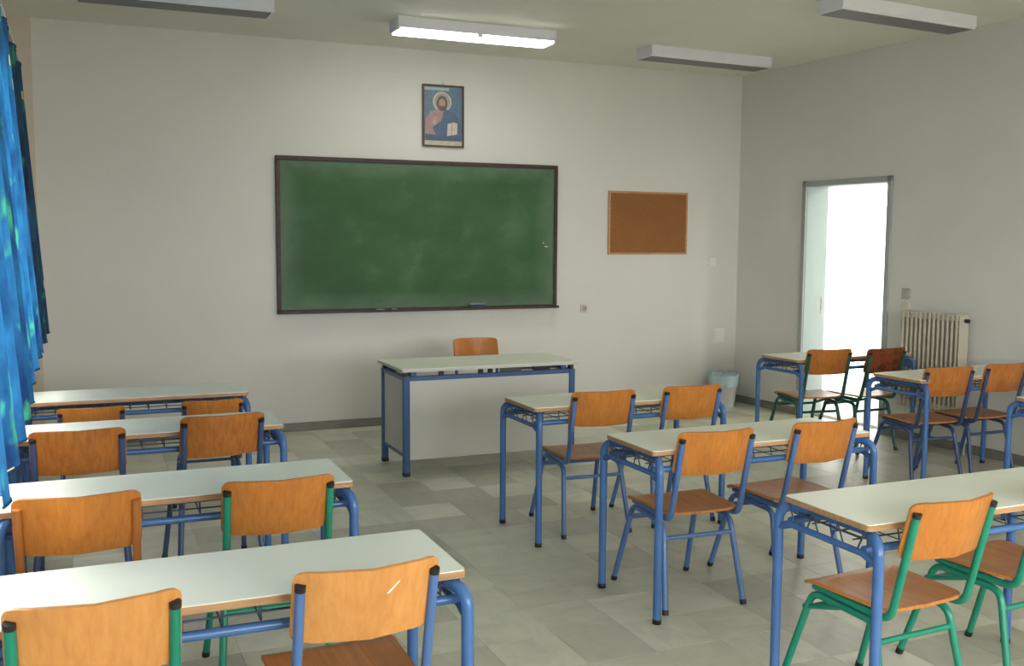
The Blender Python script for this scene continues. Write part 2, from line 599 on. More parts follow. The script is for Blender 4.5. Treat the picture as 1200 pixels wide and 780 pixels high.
# left wall with four window openings
lw = MB()
edges = [YB]
for (y0, y1) in sorted(WINDOWS):
    edges += [y0, y1]
edges.append(0.0)
for k in range(0, len(edges), 2):
    lw.box(XL - WT, XL, edges[k], edges[k + 1], -0.2, CEIL + 0.2)
for (y0, y1) in WINDOWS:
    lw.box(XL - WT, XL, y0, y1, -0.2, WZ0)
    lw.box(XL - WT, XL, y0, y1, WZ1, CEIL + 0.2)
struct(link('wall_left', lw.mesh('wall_left'), M['wall']), 'white window wall behind the blue curtains', 'wall')
for k, (y0, y1) in enumerate(WINDOWS):
    xf = XL - 0.17
    fr = MB()
    fr.box(xf, xf + 0.06, y0, y1, WZ0, WZ0 + 0.06).box(xf, xf + 0.06, y0, y1, WZ1 - 0.06, WZ1)
    ym = (y0 + y1) / 2
    for (p, q) in ((y0, y0 + 0.06), (ym - 0.04, ym + 0.04), (y1 - 0.06, y1)):
        fr.box(xf, xf + 0.06, p, q, WZ0 + 0.06, WZ1 - 0.06)
    w = struct(link('window_%d' % (k + 1), fr.mesh('window'), M['alu']), None)
    for (p, q) in ((y0 + 0.06, ym - 0.04), (ym + 0.04, y1 - 0.06)):
        link('pane', MB().box(xf + 0.025, xf + 0.031, p, q, WZ0 + 0.06, WZ1 - 0.06).mesh('pane'), M['glass'], w)
    link('window_sill', MB().bbox(XL - 0.1, XL + 0.03, y0 - 0.04, y1 + 0.04, WZ0 - 0.03, WZ0 + 0.005, 0.006).mesh('window_sill'), M['alu'], w)

# right wall (slightly out of square) with the door opening; built in the wall's own frame: x = -distance from the corner
LEN = 11.6
rw = MB()
rw.box(-DOOR0, 0.3, -WT, 0, -0.2, CEIL + 0.2)
rw.box(-LEN, -DOOR1, -WT, 0, -0.2, CEIL + 0.2)
rw.box(-DOOR1, -DOOR0, -WT, 0, DOORZ, CEIL + 0.2)
wr = struct(link('wall_right', rw.mesh('wall_right'), M['wall_right'], None, RW), 'white plastered side wall with the open doorway', 'wall')
# door frame: lining and architrave
FWD = 0.05
d = MB()
lin = 0.025
d.box(-DOOR0 - lin, -DOOR0, -WT - 0.01, 0.004, 0, DOORZ)
d.box(-DOOR1, -DOOR1 + lin, -WT - 0.01, 0.004, 0, DOORZ)
d.box(-DOOR1, -DOOR0, -WT - 0.01, 0.004, DOORZ - lin, DOORZ)
door = struct(link('door_1', d.mesh('door_lining'), M['jamb'], None, RW), 'open doorway with pale lining and grey frame', 'doorway')
d = MB()
d.bbox(-DOOR0 - 0.02, -DOOR0 + FWD - 0.02, 0.0, 0.022, 0, DOORZ + FWD - 0.02, 0.004)
d.bbox(-DOOR1 - FWD + 0.02, -DOOR1 + 0.02, 0.0, 0.022, 0, DOORZ + FWD - 0.02, 0.004)
d.bbox(-DOOR1 - FWD + 0.02, -DOOR0 + FWD - 0.02, 0.0, 0.022, DOORZ - 0.02, DOORZ + FWD - 0.02, 0.004)
link('door_frame', d.mesh('door_frame'), M['door_frame'], door)
d = MB().box(-DOOR0 - lin - 0.004, -DOOR0 - lin, -WT + 0.02, -WT + 0.045, 0.98, 1.14)
d.box(-DOOR0 - lin - 0.008, -DOOR0 - lin, -WT + 0.025, -WT + 0.04, 1.02, 1.05).box(-DOOR0 - lin - 0.008, -DOOR0 - lin, -WT + 0.025, -WT + 0.04, 1.08, 1.11)
link('strike_plate', d.mesh('strike_plate'), M['switch_grey'], door)
# the open gallery outside the door: pavement and the white wall of the opposite wing, open to the sky
cf = MB().box(-9, 4, -3.2, -WT, -0.2, -0.012)
struct(link('gallery_floor', cf.mesh('gallery_floor'), M['ground'], None, RW), 'pale paving outside the open door', 'paving')
struct(link('added_gallery_roof', MB().box(-9, 4, -2.75, -WT, 3.3, 3.5).mesh('added_gallery_roof'), M['corridor'], None, RW), 'added canopy out of view, dims the daylight reaching the door jamb', 'canopy')  # unseen slab, added to hold sky light off the jamb
cw = MB().box(-9, 4, -3.4, -3.2, -0.2, 4.2)
struct(link('gallery_wall', cw.mesh('gallery_wall'), M['corridor'], None, RW), 'bright white wall seen through the open doorway', 'wall')
struct(link('ground', MB().box(-60, 60, -60, 60, -0.6, -0.5).mesh('ground'), M['ground']), 'pale concrete yard outside the windows', 'ground')

# skirting
struct(link('baseboard_back', MB().bbox(XL, 0, -0.014, 0, 0, 0.075, 0.003).mesh('baseboard'), M['baseboard']))
bs = MB().bbox(-DOOR0 + 0.03, 0.0, 0, 0.014, 0, 0.075, 0.003)
bs.bbox(-11.0, -DOOR1 - 0.03, 0, 0.014, 0, 0.075, 0.003)
struct(link('baseboard_right', bs.mesh('baseboard'), M['baseboard'], None, RW))
struct(link('baseboard_left', MB().bbox(XL, XL + 0.014, YB, 0, 0, 0.075, 0.003).mesh('baseboard'), M['baseboard']))
# shallow pilaster in the far left corner
struct(link('trim_1', MB().box(XL, -6.545, -0.035, 0, 0, CEIL).mesh('pilaster'), M['pilaster']), 'narrow beige pilaster in the corner beside the curtain', 'pilaster')


# ------------------------------------------------------------------ desks
DL, DW, DH = 1.22, 0.429, 0.76
LEGX, LEGY, LR = DL / 2 - 0.012, DW / 2 + 0.037, 0.018
RAILZ = 0.674
DM = {}
DM['tabletop'] = MB().prism(rrect(DL, DW, 0.018), DH - 0.022, DH - 0.003).mesh('tabletop')
DM['laminate'] = MB().prism(rrect(DL - 0.004, DW - 0.004, 0.016), DH - 0.003, DH).mesh('laminate')


def leg_mesh(sx, sy):
    p = bend([(sx * LEGX, sy * LEGY, 0.012), (sx * LEGX, sy * LEGY, DH - 0.022 - LR - 0.006), (sx * (LEGX - 0.045), sy * (LEGY - 0.11), DH - 0.022 - LR), (sx * (LEGX - 0.045), 0, DH - 0.022 - LR)], 0.085, 7)
    return MB().tube(p, LR, 12).mesh('leg')


for sx in (-1, 1):
    for sy in (-1, 1):
        DM['leg', sx, sy] = leg_mesh(sx, sy)
        DM['foot', sx, sy] = MB().lathe([(0.0, 0), (LR + 0.0015, 0), (LR + 0.0015, 0.02), (LR, 0.022)], 12, sx * LEGX, sy * LEGY).mesh('foot_cap')
    pts = bend([(sx * LEGX, -LEGY, 0.632), (sx * LEGX, -LEGY + 0.07, 0.657), (sx * LEGX, LEGY - 0.07, 0.657), (sx * LEGX, LEGY, 0.632)], 0.05, 4)
    DM['crossbar', sx] = MB().tube(pts, 0.0125, 8).mesh('crossbar')
DM['rail', -1] = MB().tube([(-LEGX, -LEGY + 0.07, RAILZ - 0.005), (LEGX, -LEGY + 0.07, RAILZ - 0.005)], 0.0135, 10).mesh('rail')
DM['rail', 1] = MB().tube([(-LEGX, LEGY - 0.06, RAILZ - 0.005), (LEGX, LEGY - 0.06, RAILZ - 0.005)], 0.0135, 10).mesh('rail')
bk = MB()
yn, yf = -LEGY + 0.07, LEGY - 0.06
zt, zb = DH - 0.026, RAILZ + 0.012
for k in range(12):
    x = -LEGX + 0.055 + k * (2 * LEGX - 0.11) / 11
    bk.tube([(x, yn + 0.012, zt), (x, yn, zb), (x, yf, zb), (x, yf, zt)], 0.0032, 5)
for j in range(4):
    y = yn + 0.05 + (yf - yn - 0.07) * j / 3
    bk.tube([(-LEGX, y, zb + 0.004), (LEGX, y, zb + 0.004)], 0.0032, 5)
for sx in (-1, 1):
    for k in range(6):
        y = yn + 0.03 + k * (yf - yn - 0.06) / 5
        bk.tube([(sx * LEGX, y, 0.66), (sx * LEGX, y + 0.035 * (1 if k % 2 else -1), zt)], 0.0032, 5)
    bk.tube([(sx * LEGX, yn + 0.02, 0.705), (sx * LEGX, yf - 0.02, 0.705)], 0.0032, 5)
DM['basket'] = bk.mesh('wire_basket')


def desk(x, y, rz, label):
    """x, y: far left corner of the top"""
    cx = x + DL / 2 * math.cos(rz) + DW / 2 * math.sin(rz)
    cy = y - DW / 2 * math.cos(rz) + DL / 2 * math.sin(rz)
    t = tag(empty('school_desk', (cx, cy, 0), rz), label, 'desk', 'two-seat school desks')
    tt = link('tabletop', DM['tabletop'], M['ply_edge'], t)
    link('laminate', DM['laminate'], M['laminate'], tt)
    for sx in (-1, 1):
        for sy in (-1, 1):
            l = link('leg', DM['leg', sx, sy], M['desk_blue'], t)
            link('foot_cap', DM['foot', sx, sy], M['rubber'], l)
        link('crossbar', DM['crossbar', sx], M['desk_blue'], t)
        link('rail', DM['rail', sx], M['desk_blue'], t)
    link('wire_basket', DM['basket'], M['wire'], t)
    return t


desk(-6.524, -5.687, -0.002, 'nearest two-seat desk of the curtain side column, close to the camera')
desk(-6.555, -4.564, -0.002, 'second desk from the camera in the column beside the curtains')
desk(-6.581, -3.297, -0.002, 'third desk from the camera in the column beside the curtains')
desk(-6.579, -2.160, -0.002, 'front desk of the curtain side column, closest to the chalkboard wall')
desk(-4.016, -3.322, 0.002, 'front desk of the middle column, just before the teacher desk')
desk(-4.001, -4.530, 0.002, 'second desk of the middle column, with two blue framed chairs')
desk(-3.948, -5.777, 0.002, 'nearest desk of the middle column, with two green framed chairs')
desk(-1.228, -2.045, 0.05, 'desk standing in front of the bright open doorway')
desk(-1.196, -3.258, 0.05, 'desk standing in front of the cream radiator')
desk(-1.176, -4.410, 0.05, 'desk cut off by the right edge of the photo')

# ------------------------------------------------------------------ chairs
CR = 0.0138


def sheet(outline_fn, surf, th, rings=5, n=40):
    """thin plywood sheet: superellipse outline in (a, b), surf(a, b) -> centre point and normal"""
    mb = MB()
    top, bot = [], []
    for side, lst in ((1, top), (-1, bot)):
        for r in range(rings + 1):
            for j in range(n):
                a_, b_ = outline_fn(2 * math.pi * j / n)
                s = r / rings
                p, nn = surf(a_ * s, b_ * s)
                lst.append(p + nn * side * th / 2)
    base = len(top)
    vs = top + bot
    fs = []
    for r in range(rings):
        for j in range(n):
            q = (r * n + j, r * n + (j + 1) % n, (r + 1) * n + (j + 1) % n, (r + 1) * n + j)
            if r == 0:
                q = (q[0], q[2], q[3])
            fs.append(q[::-1])
            fs.append(tuple(base + i for i in q))
    mb.add(vs, fs, True)
    rim0 = [(rings * n + j) for j in range(n)]
    rv = [vs[i] for i in rim0] + [vs[base + i] for i in rim0]
    mb.add(rv, [(j, (j + 1) % n, n + (j + 1) % n, n + j)[::-1] for j in range(n)], False)
    return mb


def superell(ha, hb, e):
    def f(t):
        c, s = math.cos(t), math.sin(t)
        return ha * math.copysign(abs(c) ** (2 / e), c), hb * math.copysign(abs(s) ** (2 / e), s)
    return f


def num_surf(fn):
    def g(a_, b_):
        h = 1e-4
        p = fn(a_, b_)
        n = (fn(a_ + h, b_) - p).cross(fn(a_, b_ + h) - p).normalized()
        return p, n
    return g


POST_B, POST_T = Vector((0, -0.205, 0.47)), Vector((0, -0.295, 0.80))


def back_surf(a_, b_):
    # b_ runs up along the post; the centre of the board bulges backwards
    t = (0.745 + b_ - POST_B.z) / (POST_T.z - POST_B.z)
    y = POST_B.y + (POST_T.y - POST_B.y) * t
    return Vector((a_, y + CR + 0.007 - 0.062 * (1 - (a_ / 0.19) ** 2), 0.745 + b_))


def seat_surf(a_, b_):
    z = 0.456 - 0.012 * (1 - (a_ / 0.2) ** 2) * (1 - ((b_ + 0.05) / 0.25) ** 2)
    if b_ > 0.12:
        z -= 0.35 * (b_ - 0.12) ** 2 / 0.085
    return Vector((a_ * (1 + 0.18 * b_), b_, z))


CM = {}
CM['seat'] = sheet(superell(0.196, 0.202, 9), num_surf(seat_surf), 0.012, 7, 48).mesh('seat')
CM['back'] = sheet(superell(0.193, 0.1, 11), num_surf(back_surf), 0.011, 6, 56).mesh('backrest')
for sx in (-1, 1):
    CM['post', sx] = MB().tube(bend([(sx * 0.178, POST_T.y, POST_T.z), (sx * 0.178, POST_B.y, POST_B.z - 0.045), (sx * 0.172, 0.15, 0.432)], 0.06, 6), CR, 10).mesh('back_post')
    c0 = Vector((sx * 0.178, POST_T.y, POST_T.z))
    dr = (POST_T - POST_B).normalized()
    CM['cap', sx] = MB().tube([c0 - dr * 0.004, c0 + dr * 0.008, c0 + dr * 0.012], CR + 0.001, 10).mesh('end_cap')
    for sy, foot in ((1, (sx * 0.205, 0.285, 0.008)), (-1, (sx * 0.205, -0.225, 0.008))):
        top = (sx * 0.175, 0.155, 0.408) if sy > 0 else (sx * 0.175, -0.14, 0.395)
        mid = (sx * 0.175, 0.01, 0.4015)
        CM['leg', sx, sy] = MB().tube(bend([foot, top, mid], 0.06, 6), CR, 10).mesh('leg')
        f0, f1 = Vector(foot), Vector(top)
        dd = (f1 - f0).normalized()
        CM['foot', sx, sy] = MB().tube([f0 - dd * 0.006, f0 + dd * 0.018], CR + 0.0015, 10).mesh('foot_cap')
    # side brace between the front leg and the seat rail
    CM['brace', sx] = MB().tube([(sx * 0.181, 0.19, 0.345), (sx * 0.176, 0.02, 0.395)], 0.0105, 8).mesh('brace')
lerp = lambda A, B, t: Vector(A) + (Vector(B) - Vector(A)) * t
q = 0.33 / 0.395
CM['stretcher', -1] = MB().tube([(-(0.205 - 0.03 * q), -0.225 + 0.085 * q, 0.33), ((0.205 - 0.03 * q), -0.225 + 0.085 * q, 0.33)], 0.0105, 8).mesh('stretcher')
q = 0.345 / 0.4
CM['stretcher', 1] = MB().tube([(-(0.205 - 0.03 * q), 0.285 - 0.13 * q, 0.345), ((0.205 - 0.03 * q), 0.285 - 0.13 * q, 0.345)], 0.0105, 8).mesh('stretcher')


def chair(cx, cy, rz, label, frame, back, seat='seat_wood', scale=1.0, black_caps=True):
    """cx, cy: point midway between the tops of the two posts"""
    off = 0.295 * scale
    x = cx - off * math.sin(rz)
    y = cy + off * math.cos(rz)
    t = tag(empty('school_chair', (x, y, 0), rz, scale), label, 'chair', 'plywood school chairs')
    link('seat', CM['seat'], M[seat], t)
    link('backrest', CM['back'], M[back], t)
    for sx in (-1, 1):
        p = link('back_post', CM['post', sx], M[frame], t)
        link('end_cap', CM['cap', sx], M['rubber'] if black_caps else M[frame], p)
        for sy in (-1, 1):
            l = link('leg', CM['leg', sx, sy], M[frame], t)
            link('foot_cap', CM['foot', sx, sy], M['rubber'], l)
        link('brace', CM['brace', sx], M[frame], t)
        link('stretcher', CM['stretcher', sx], M[frame], t)
    return t


chair(-6.265, -6.211, 0.01, 'green framed chair at the nearest curtain side desk, lower left corner of the photo', 'chair_green', 'wood_golden')
gold = chair(-5.611, -6.213, 0.015, 'blue framed chair with pale golden backrest at the nearest curtain side desk', 'chair_blue', 'wood_golden')
streak = MB()  # thin pale streak across the rear of the backrest
pa, pb = back_surf(0.036, 0.028), back_surf(0.07, 0.058)
streak.add([pa + Vector((0, -0.0062, 0)), pa + Vector((0.007, -0.0062, -0.001)), pb + Vector((0.002, -0.0062, -0.001)), pb + Vector((0, -0.0062, 0.001)),
         pa + Vector((0, -0.0045, 0)), pa + Vector((0.007, -0.0045, -0.001)), pb + Vector((0.002, -0.0045, -0.001)), pb + Vector((0, -0.0045, 0.001))],
        [(0, 1, 2, 3), (7, 6, 5, 4), (0, 4, 5, 1), (1, 5, 6, 2), (2, 6, 7, 3), (3, 7, 4, 0)])
link('pale_streak', streak.mesh('pale_streak'), M['switch_white'], [c for c in gold.children if c.name.startswith('backrest')][0])
chair(-6.300, -5.171, -0.02, 'chair with brown frame and orange backrest at the second curtain side desk', 'chair_brown', 'wood_orange', black_caps=False)
chair(-5.651, -5.186, -0.01, 'green framed chair with orange backrest at the second curtain side desk', 'chair_green', 'wood_orange')
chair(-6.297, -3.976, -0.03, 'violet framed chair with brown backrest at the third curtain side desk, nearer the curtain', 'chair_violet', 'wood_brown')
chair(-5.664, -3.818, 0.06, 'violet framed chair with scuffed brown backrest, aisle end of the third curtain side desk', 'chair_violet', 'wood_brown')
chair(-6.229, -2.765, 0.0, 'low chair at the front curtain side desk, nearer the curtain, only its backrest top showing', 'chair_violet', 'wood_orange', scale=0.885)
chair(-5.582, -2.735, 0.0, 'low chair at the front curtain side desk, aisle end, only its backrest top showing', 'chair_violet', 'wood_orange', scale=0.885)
chair(-3.615, -3.806, -0.06, 'left blue framed chair at the desk just before the teacher desk', 'chair_blue', 'wood_orange')
chair(-3.028, -3.798, 0.0, 'right blue framed chair at the desk just before the teacher desk', 'chair_blue', 'wood_orange')
chair(-3.700, -5.007, -0.04, 'left blue framed chair at the second middle desk, its whole frame in view', 'chair_blue', 'wood_orange')
chair(-3.078, -4.988, 0.06, 'right blue framed chair at the second middle desk', 'chair_blue', 'wood_orange')
chair(-3.654, -6.282, 0.06, 'green framed chair with streaked orange backrest at the nearest middle desk', 'chair_green', 'wood_orange')
chair(-2.995, -6.215, 0.06, 'green framed chair at the nearest middle desk, cut by the right photo edge', 'chair_green', 'wood_orange')
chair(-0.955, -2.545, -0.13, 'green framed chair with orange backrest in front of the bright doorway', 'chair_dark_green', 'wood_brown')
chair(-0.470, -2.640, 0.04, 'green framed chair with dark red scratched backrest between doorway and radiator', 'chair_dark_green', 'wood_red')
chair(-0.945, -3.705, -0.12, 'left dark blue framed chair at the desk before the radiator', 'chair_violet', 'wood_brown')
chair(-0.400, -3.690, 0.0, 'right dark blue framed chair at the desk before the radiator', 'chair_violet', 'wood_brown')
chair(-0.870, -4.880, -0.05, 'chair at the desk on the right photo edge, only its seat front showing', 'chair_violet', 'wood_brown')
chair(-3.234, -0.843, math.pi - 0.05, 'teacher chair behind the grey teacher desk, only its backrest showing', 'chair_blue', 'wood_orange')

# ------------------------------------------------------------------ teacher desk
TX, TY, TL, TW, TH = -4.227, -1.379, 1.377, 0.6215, 0.767
t = tag(empty('teacher_desk', (TX + TL / 2, TY - TW / 2, 0)), 'teacher desk with grey panels and blue square frame before the chalkboard', 'teacher desk')
hl, hw = TL / 2, TW / 2
tt = link('tabletop', MB().prism(rrect(TL, TW, 0.01), TH - 0.022, TH - 0.003).mesh('tabletop'), M['panel'], t)
link('laminate', MB().prism(rrect(TL - 0.004, TW - 0.004, 0.009), TH - 0.003, TH).mesh('laminate'), M['laminate'], tt)
P = 0.045
fz = TH - 0.022 - 0.035                         # top of the frame; the top floats on small blocks
for sx in (-1, 1):
    for sy in (-1, 1):
        x, y = sx * (hl - 0.02 - P / 2), sy * (hw - 0.02 - P / 2)
        l = link('leg', MB().bbox(x - P / 2, x + P / 2, y - P / 2, y + P / 2, 0.012, fz, 0.004).mesh('leg'), M['frame_blue'], t)
        link('foot_cap', MB().bbox(x - P / 2 - 0.001, x + P / 2 + 0.001, y - P / 2 - 0.001, y + P / 2 + 0.001, 0, 0.03, 0.003).mesh('foot_cap'), M['rubber'], l)
xi, yi = hl - 0.02 - P, hw - 0.02 - P
for sy in (-1, 1):
    y = sy * (hw - 0.02 - P / 2)
    link('rail', MB().bbox(-xi, xi, y - 0.015, y + 0.015, fz - 0.032, fz, 0.003).mesh('rail'), M['frame_blue'], t)
for sx in (-1, 1):
    x = sx * (hl - 0.02 - P / 2)
    link('rail', MB().bbox(x - 0.015, x + 0.015, -yi, yi, fz - 0.032, fz, 0.003).mesh('rail'), M['frame_blue'], t)
    link('lower_rail', MB().bbox(x - 0.012, x + 0.012, -yi, yi, 0.13, 0.155, 0.003).mesh('lower_rail'), M['frame_blue'], t)
    link('side_panel', MB().box(x - 0.008, x + 0.008, -yi, yi, 0.155, fz - 0.032).mesh('side_panel'), M['panel'], t)
yfp = -(hw - 0.02 - P / 2)
link('front_panel', MB().box(-xi, xi, yfp - 0.009, yfp + 0.009, 0.115, fz - 0.032).mesh('front_panel'), M['panel'], t)
for x in (-0.36, -0.055, 0.02, 0.38):
    w = 0.05 if x < 0.3 else 0.22
    link('spacer', MB().box(x - 0.015, x - 0.015 + w * 0.6, yfp + 0.06, yfp + 0.09, fz - 0.03, TH - 0.022).mesh('spacer'), M['rubber'], t)
for sx in (-1, 1):
    for y in (-hw + 0.06, hw - 0.06):
        x = sx * (hl - 0.04)
        link('spacer', MB().box(x - 0.015, x + 0.015, y - 0.02, y + 0.02, fz, TH - 0.022).mesh('spacer'), M['rubber'], t)
# support bars under the top, and the drawer box at the teacher's right hand side
for sx in (-1, 1):
    x = sx * (hl - 0.1)
    link('support_bar', MB().box(x - 0.02, x + 0.02, -hw + 0.05, hw - 0.05, fz - 0.004, TH - 0.022).mesh('support_bar'), M['frame_blue'], t)
link('drawer_box', MB().bbox(hl - 0.42, hl - 0.09, -hw + 0.12, hw - 0.08, fz - 0.16, fz, 0.004).mesh('drawer_box'), M['panel'], t)

# ------------------------------------------------------------------ things on the back wall
bx0, bx1, bz0, bz1 = -4.719, -2.086, 1.021, 2.362
bcx, bcz, bw, bh = (bx0 + bx1) / 2, (bz0 + bz1) / 2, bx1 - bx0, bz1 - bz0
t = tag(empty('chalkboard', (bcx, 0, bcz)), 'large green chalkboard in a worn dark wooden frame', 'chalkboard')
fwid = 0.034
link('writing_surface', MB().box(-bw / 2 + 0.02, bw / 2 - 0.02, -0.022, -0.002, -bh / 2 + 0.02, bh / 2 - 0.02).mesh('writing_surface'), M['board'], t)
link('frame_rail', MB().bbox(-bw / 2, bw / 2, -0.038, -0.002, bh / 2 - fwid, bh / 2, 0.004).mesh('frame_rail'), M['board_frame'], t)
link('frame_rail', MB().bbox(-bw / 2, bw / 2, -0.038, -0.002, -bh / 2, -bh / 2 + fwid, 0.004).mesh('frame_rail'), M['board_frame'], t)
for sx in (-1, 1):
    x = sx * (bw / 2 - fwid / 2)
    link('frame_stile', MB().bbox(x - fwid / 2, x + fwid / 2, -0.038, -0.002, -bh / 2 + fwid, bh / 2 - fwid, 0.004).mesh('frame_stile'), M['board_frame'], t)
led = MB().bbox(-bw / 2 + 0.005, bw / 2, -0.085, -0.036, -bh / 2 + 0.004, -bh / 2 + 0.018, 0.003)
led.bbox(-bw / 2 + 0.005, bw / 2, -0.089, -0.081, -bh / 2 + 0.004, -bh / 2 + 0.028, 0.002)
link('chalk_ledge', led.mesh('chalk_ledge'), M['board_frame'], t)
lz = bz0 + 0.018
e = tag(empty('board_eraser', (-2.91, -0.055, lz)), 'small blue grey eraser on the right part of the chalk ledge', 'eraser')
link('felt_pad', MB().bbox(-0.075, 0.075, -0.018, 0.018, 0, 0.03, 0.004).mesh('felt_pad'), M['felt'], e)
link('eraser_back', MB().bbox(-0.078, 0.078, -0.02, 0.02, 0.03, 0.048, 0.005).mesh('eraser_back'), M['eraser_body'], e)
for k, (x, ln_, lab) in enumerate(((-3.86, 0.075, 'longer white chalk stick on the left part of the chalk ledge'), (-3.72, 0.045, 'short white chalk stub on the left part of the chalk ledge'))):
    tag(link('chalk_stick', MB().tube([(0, 0, 0.006), (ln_ * 0.7, 0.003, 0.006), (ln_, 0.004, 0.006)], 0.006, 8, r_end=0.005).mesh('chalk_stick'), M['chalk']), lab, 'chalk', 'chalk on the ledge').location = (x, -0.06, lz)
# faint chalk mark left near the right rim of the board
mk = MB()
for (p, q_) in (((0.0, 0.022), (0.012, 0.03)), ((0.02, -0.006), (0.05, -0.012))):
    mk.tube([(p[0], -0.0226, p[1]), (q_[0], -0.0226, q_[1])], 0.004, 6)
o = link('chalk_mark', mk.mesh('chalk_mark'), M['chalk'], t)
o.location = (1.17, 0, -0.08)

# framed icon print
ix0, ix1, iz0, iz1 = -3.418, -3.027, 2.488, 3.036
icx, icz, iw, ih = (ix0 + ix1) / 2, (iz0 + iz1) / 2, ix1 - ix0, iz1 - iz0
t = tag(empty('framed_icon', (icx, -0.004, icz)), 'framed blue icon print of a haloed figure holding a book above the chalkboard', 'picture')
fr = 0.016
for sx in (-1, 1):
    x = sx * (iw / 2 - fr / 2)
    link('frame_side', MB().bbox(x - fr / 2, x + fr / 2, -0.024, 0, -ih / 2, ih / 2, 0.003).mesh('frame_side'), M['picture_frame'], t)
    z = sx * (ih / 2 - fr / 2)
    link('frame_side', MB().bbox(-iw / 2 + fr, iw / 2 - fr, -0.024, 0, z - fr / 2, z + fr / 2, 0.003).mesh('frame_side'), M['picture_frame'], t)
hk = MB().tube([(0, -0.006, ih / 2 - 0.004), (-0.012, -0.006, ih / 2 + 0.012), (0, -0.006, ih / 2 + 0.03), (0.012, -0.006, ih / 2 + 0.012), (0, -0.006, ih / 2 - 0.004)], 0.0025, 6)
link('hanging_ring', hk.mesh('hanging_ring'), M['metal'], t)
LAY = [0]


def print_layer(name, outline, rgb, rough=0.35):
    LAY[0] += 1
    y = -0.009 - 0.0004 * LAY[0]
    key = 'print_%s_%d' % (name, LAY[0])
    return link(name, MB().prism(outline, y, -0.006, 'y').mesh(name), plain(key, rgb, rough, 0, 0.12, 22), t)


def ell(cx, cz, ra, rb, n=28):
    return [(cx + ra * math.cos(2 * math.pi * k / n), cz + rb * math.sin(2 * math.pi * k / n)) for k in range(n)]


hwi, hhi = iw / 2 - fr, ih / 2 - fr
print_layer('blue_ground', [(-hwi, -hhi), (hwi, -hhi), (hwi, hhi), (-hwi, hhi)], (84, 110, 134))
print_layer('pale_band', [(-hwi, hhi - 0.034), (hwi * 0.3, hhi - 0.034), (hwi * 0.3, hhi - 0.008), (-hwi, hhi - 0.008)], (150, 172, 178))
print_layer('pale_band', [(-hwi, -hhi), (hwi, -hhi), (hwi, -hhi + 0.04), (-hwi, -hhi + 0.04)], (184, 182, 160))
print_layer('halo', ell(-0.01, 0.125, 0.088, 0.088), (196, 184, 168))
print_layer('halo_inner', ell(-0.01, 0.125, 0.076, 0.076), (150, 146, 146))
print_layer('rose_robe', [(-hwi + 0.008, -hhi + 0.1), (-hwi + 0.012, -0.03), (-0.12, 0.035), (-0.05, 0.062), (0.03, 0.062), (0.02, -0.06), (-0.02, -hhi + 0.09)], (160, 128, 128))
print_layer('blue_mantle', [(-0.05, -hhi + 0.045), (-0.1, -0.1), (-0.02, -0.04), (0.012, 0.066), (0.07, 0.05), (0.14, 0.0), (hwi - 0.008, -0.08), (hwi - 0.01, -hhi + 0.1), (0.08, -hhi + 0.05)], (74, 96, 126))
print_layer('lower_blue', [(-hwi + 0.008, -hhi + 0.042), (hwi - 0.008, -hhi + 0.042), (hwi - 0.02, -hhi + 0.085), (-hwi + 0.02, -hhi + 0.09)], (70, 88, 110))
print_layer('hair', ell(-0.012, 0.112, 0.05, 0.066), (92, 70, 58))
print_layer('face', ell(-0.012, 0.108, 0.031, 0.046), (168, 138, 116))
print_layer('beard', [(-0.04, 0.098), (-0.03, 0.094), (-0.012, 0.088), (0.006, 0.094), (0.016, 0.098), (0.006, 0.062), (-0.012, 0.05), (-0.03, 0.062)], (100, 78, 64))
print_layer('raised_hand', [(-0.11, -0.07), (-0.07, -0.075), (-0.052, -0.04), (-0.06, -0.005), (-0.078, -0.002), (-0.1, -0.03)], (178, 150, 130))
print_layer('open_book', [(0.035, -0.175), (0.13, -0.155), (0.135, -0.06), (0.09, -0.05), (0.04, -0.068)], (196, 184, 176))
print_layer('book_edge', [(0.075, -0.166), (0.083, -0.164), (0.083, -0.052), (0.076, -0.053)], (150, 132, 128))

# cork board
cx0, cx1, cz0, cz1 = -1.530, -0.632, 1.527, 2.142
t = tag(empty('cork_board', ((cx0 + cx1) / 2, -0.003, (cz0 + cz1) / 2)), 'empty brown cork notice board with thin wooden frame', 'notice board')
w2, h2, f_ = (cx1 - cx0) / 2, (cz1 - cz0) / 2, 0.02
link('cork_panel', MB().box(-w2 + 0.01, w2 - 0.01, -0.012, 0, -h2 + 0.01, h2 - 0.01).mesh('cork_panel'), M['cork'], t)
for s_ in (-1, 1):
    link('frame_rail', MB().bbox(-w2, w2, -0.02, 0, s_ * (h2 - f_ / 2) - f_ / 2, s_ * (h2 - f_ / 2) + f_ / 2, 0.003).mesh('frame_rail'), M['cork_frame'], t)
    link('frame_stile', MB().bbox(s_ * (w2 - f_ / 2) - f_ / 2, s_ * (w2 - f_ / 2) + f_ / 2, -0.02, 0, -h2 + f_, h2 - f_, 0.003).mesh('frame_stile'), M['cork_frame'], t)


def wall_plate(name, label, cat, mtx, w, h, pm, rocker=True, rm=None):
    t = tag(empty(name, (0, 0, 0)), label, cat)
    t.matrix_world = mtx
    link('cover_plate', MB().bbox(-w / 2, w / 2, -0.012, 0, -h / 2, h / 2, 0.004).mesh('cover_plate'), pm, t)
    if rocker:
        link('rocker', MB().bbox(-w * 0.28, w * 0.28, -0.018, -0.01, -h * 0.3, h * 0.3, 0.002).mesh('rocker'), rm or pm, t)
    else:
        link('socket_insert', MB().lathe([(0.0, 0.002), (w * 0.28, 0.002), (w * 0.28, 0.006), (w * 0.34, 0.006), (w * 0.34, 0.0)], 20).mesh('socket_insert'), rm or pm, t, Matrix.Translation((0, -0.011, 0)) @ Matrix.Rotation(math.pi / 2, 4, 'X'))


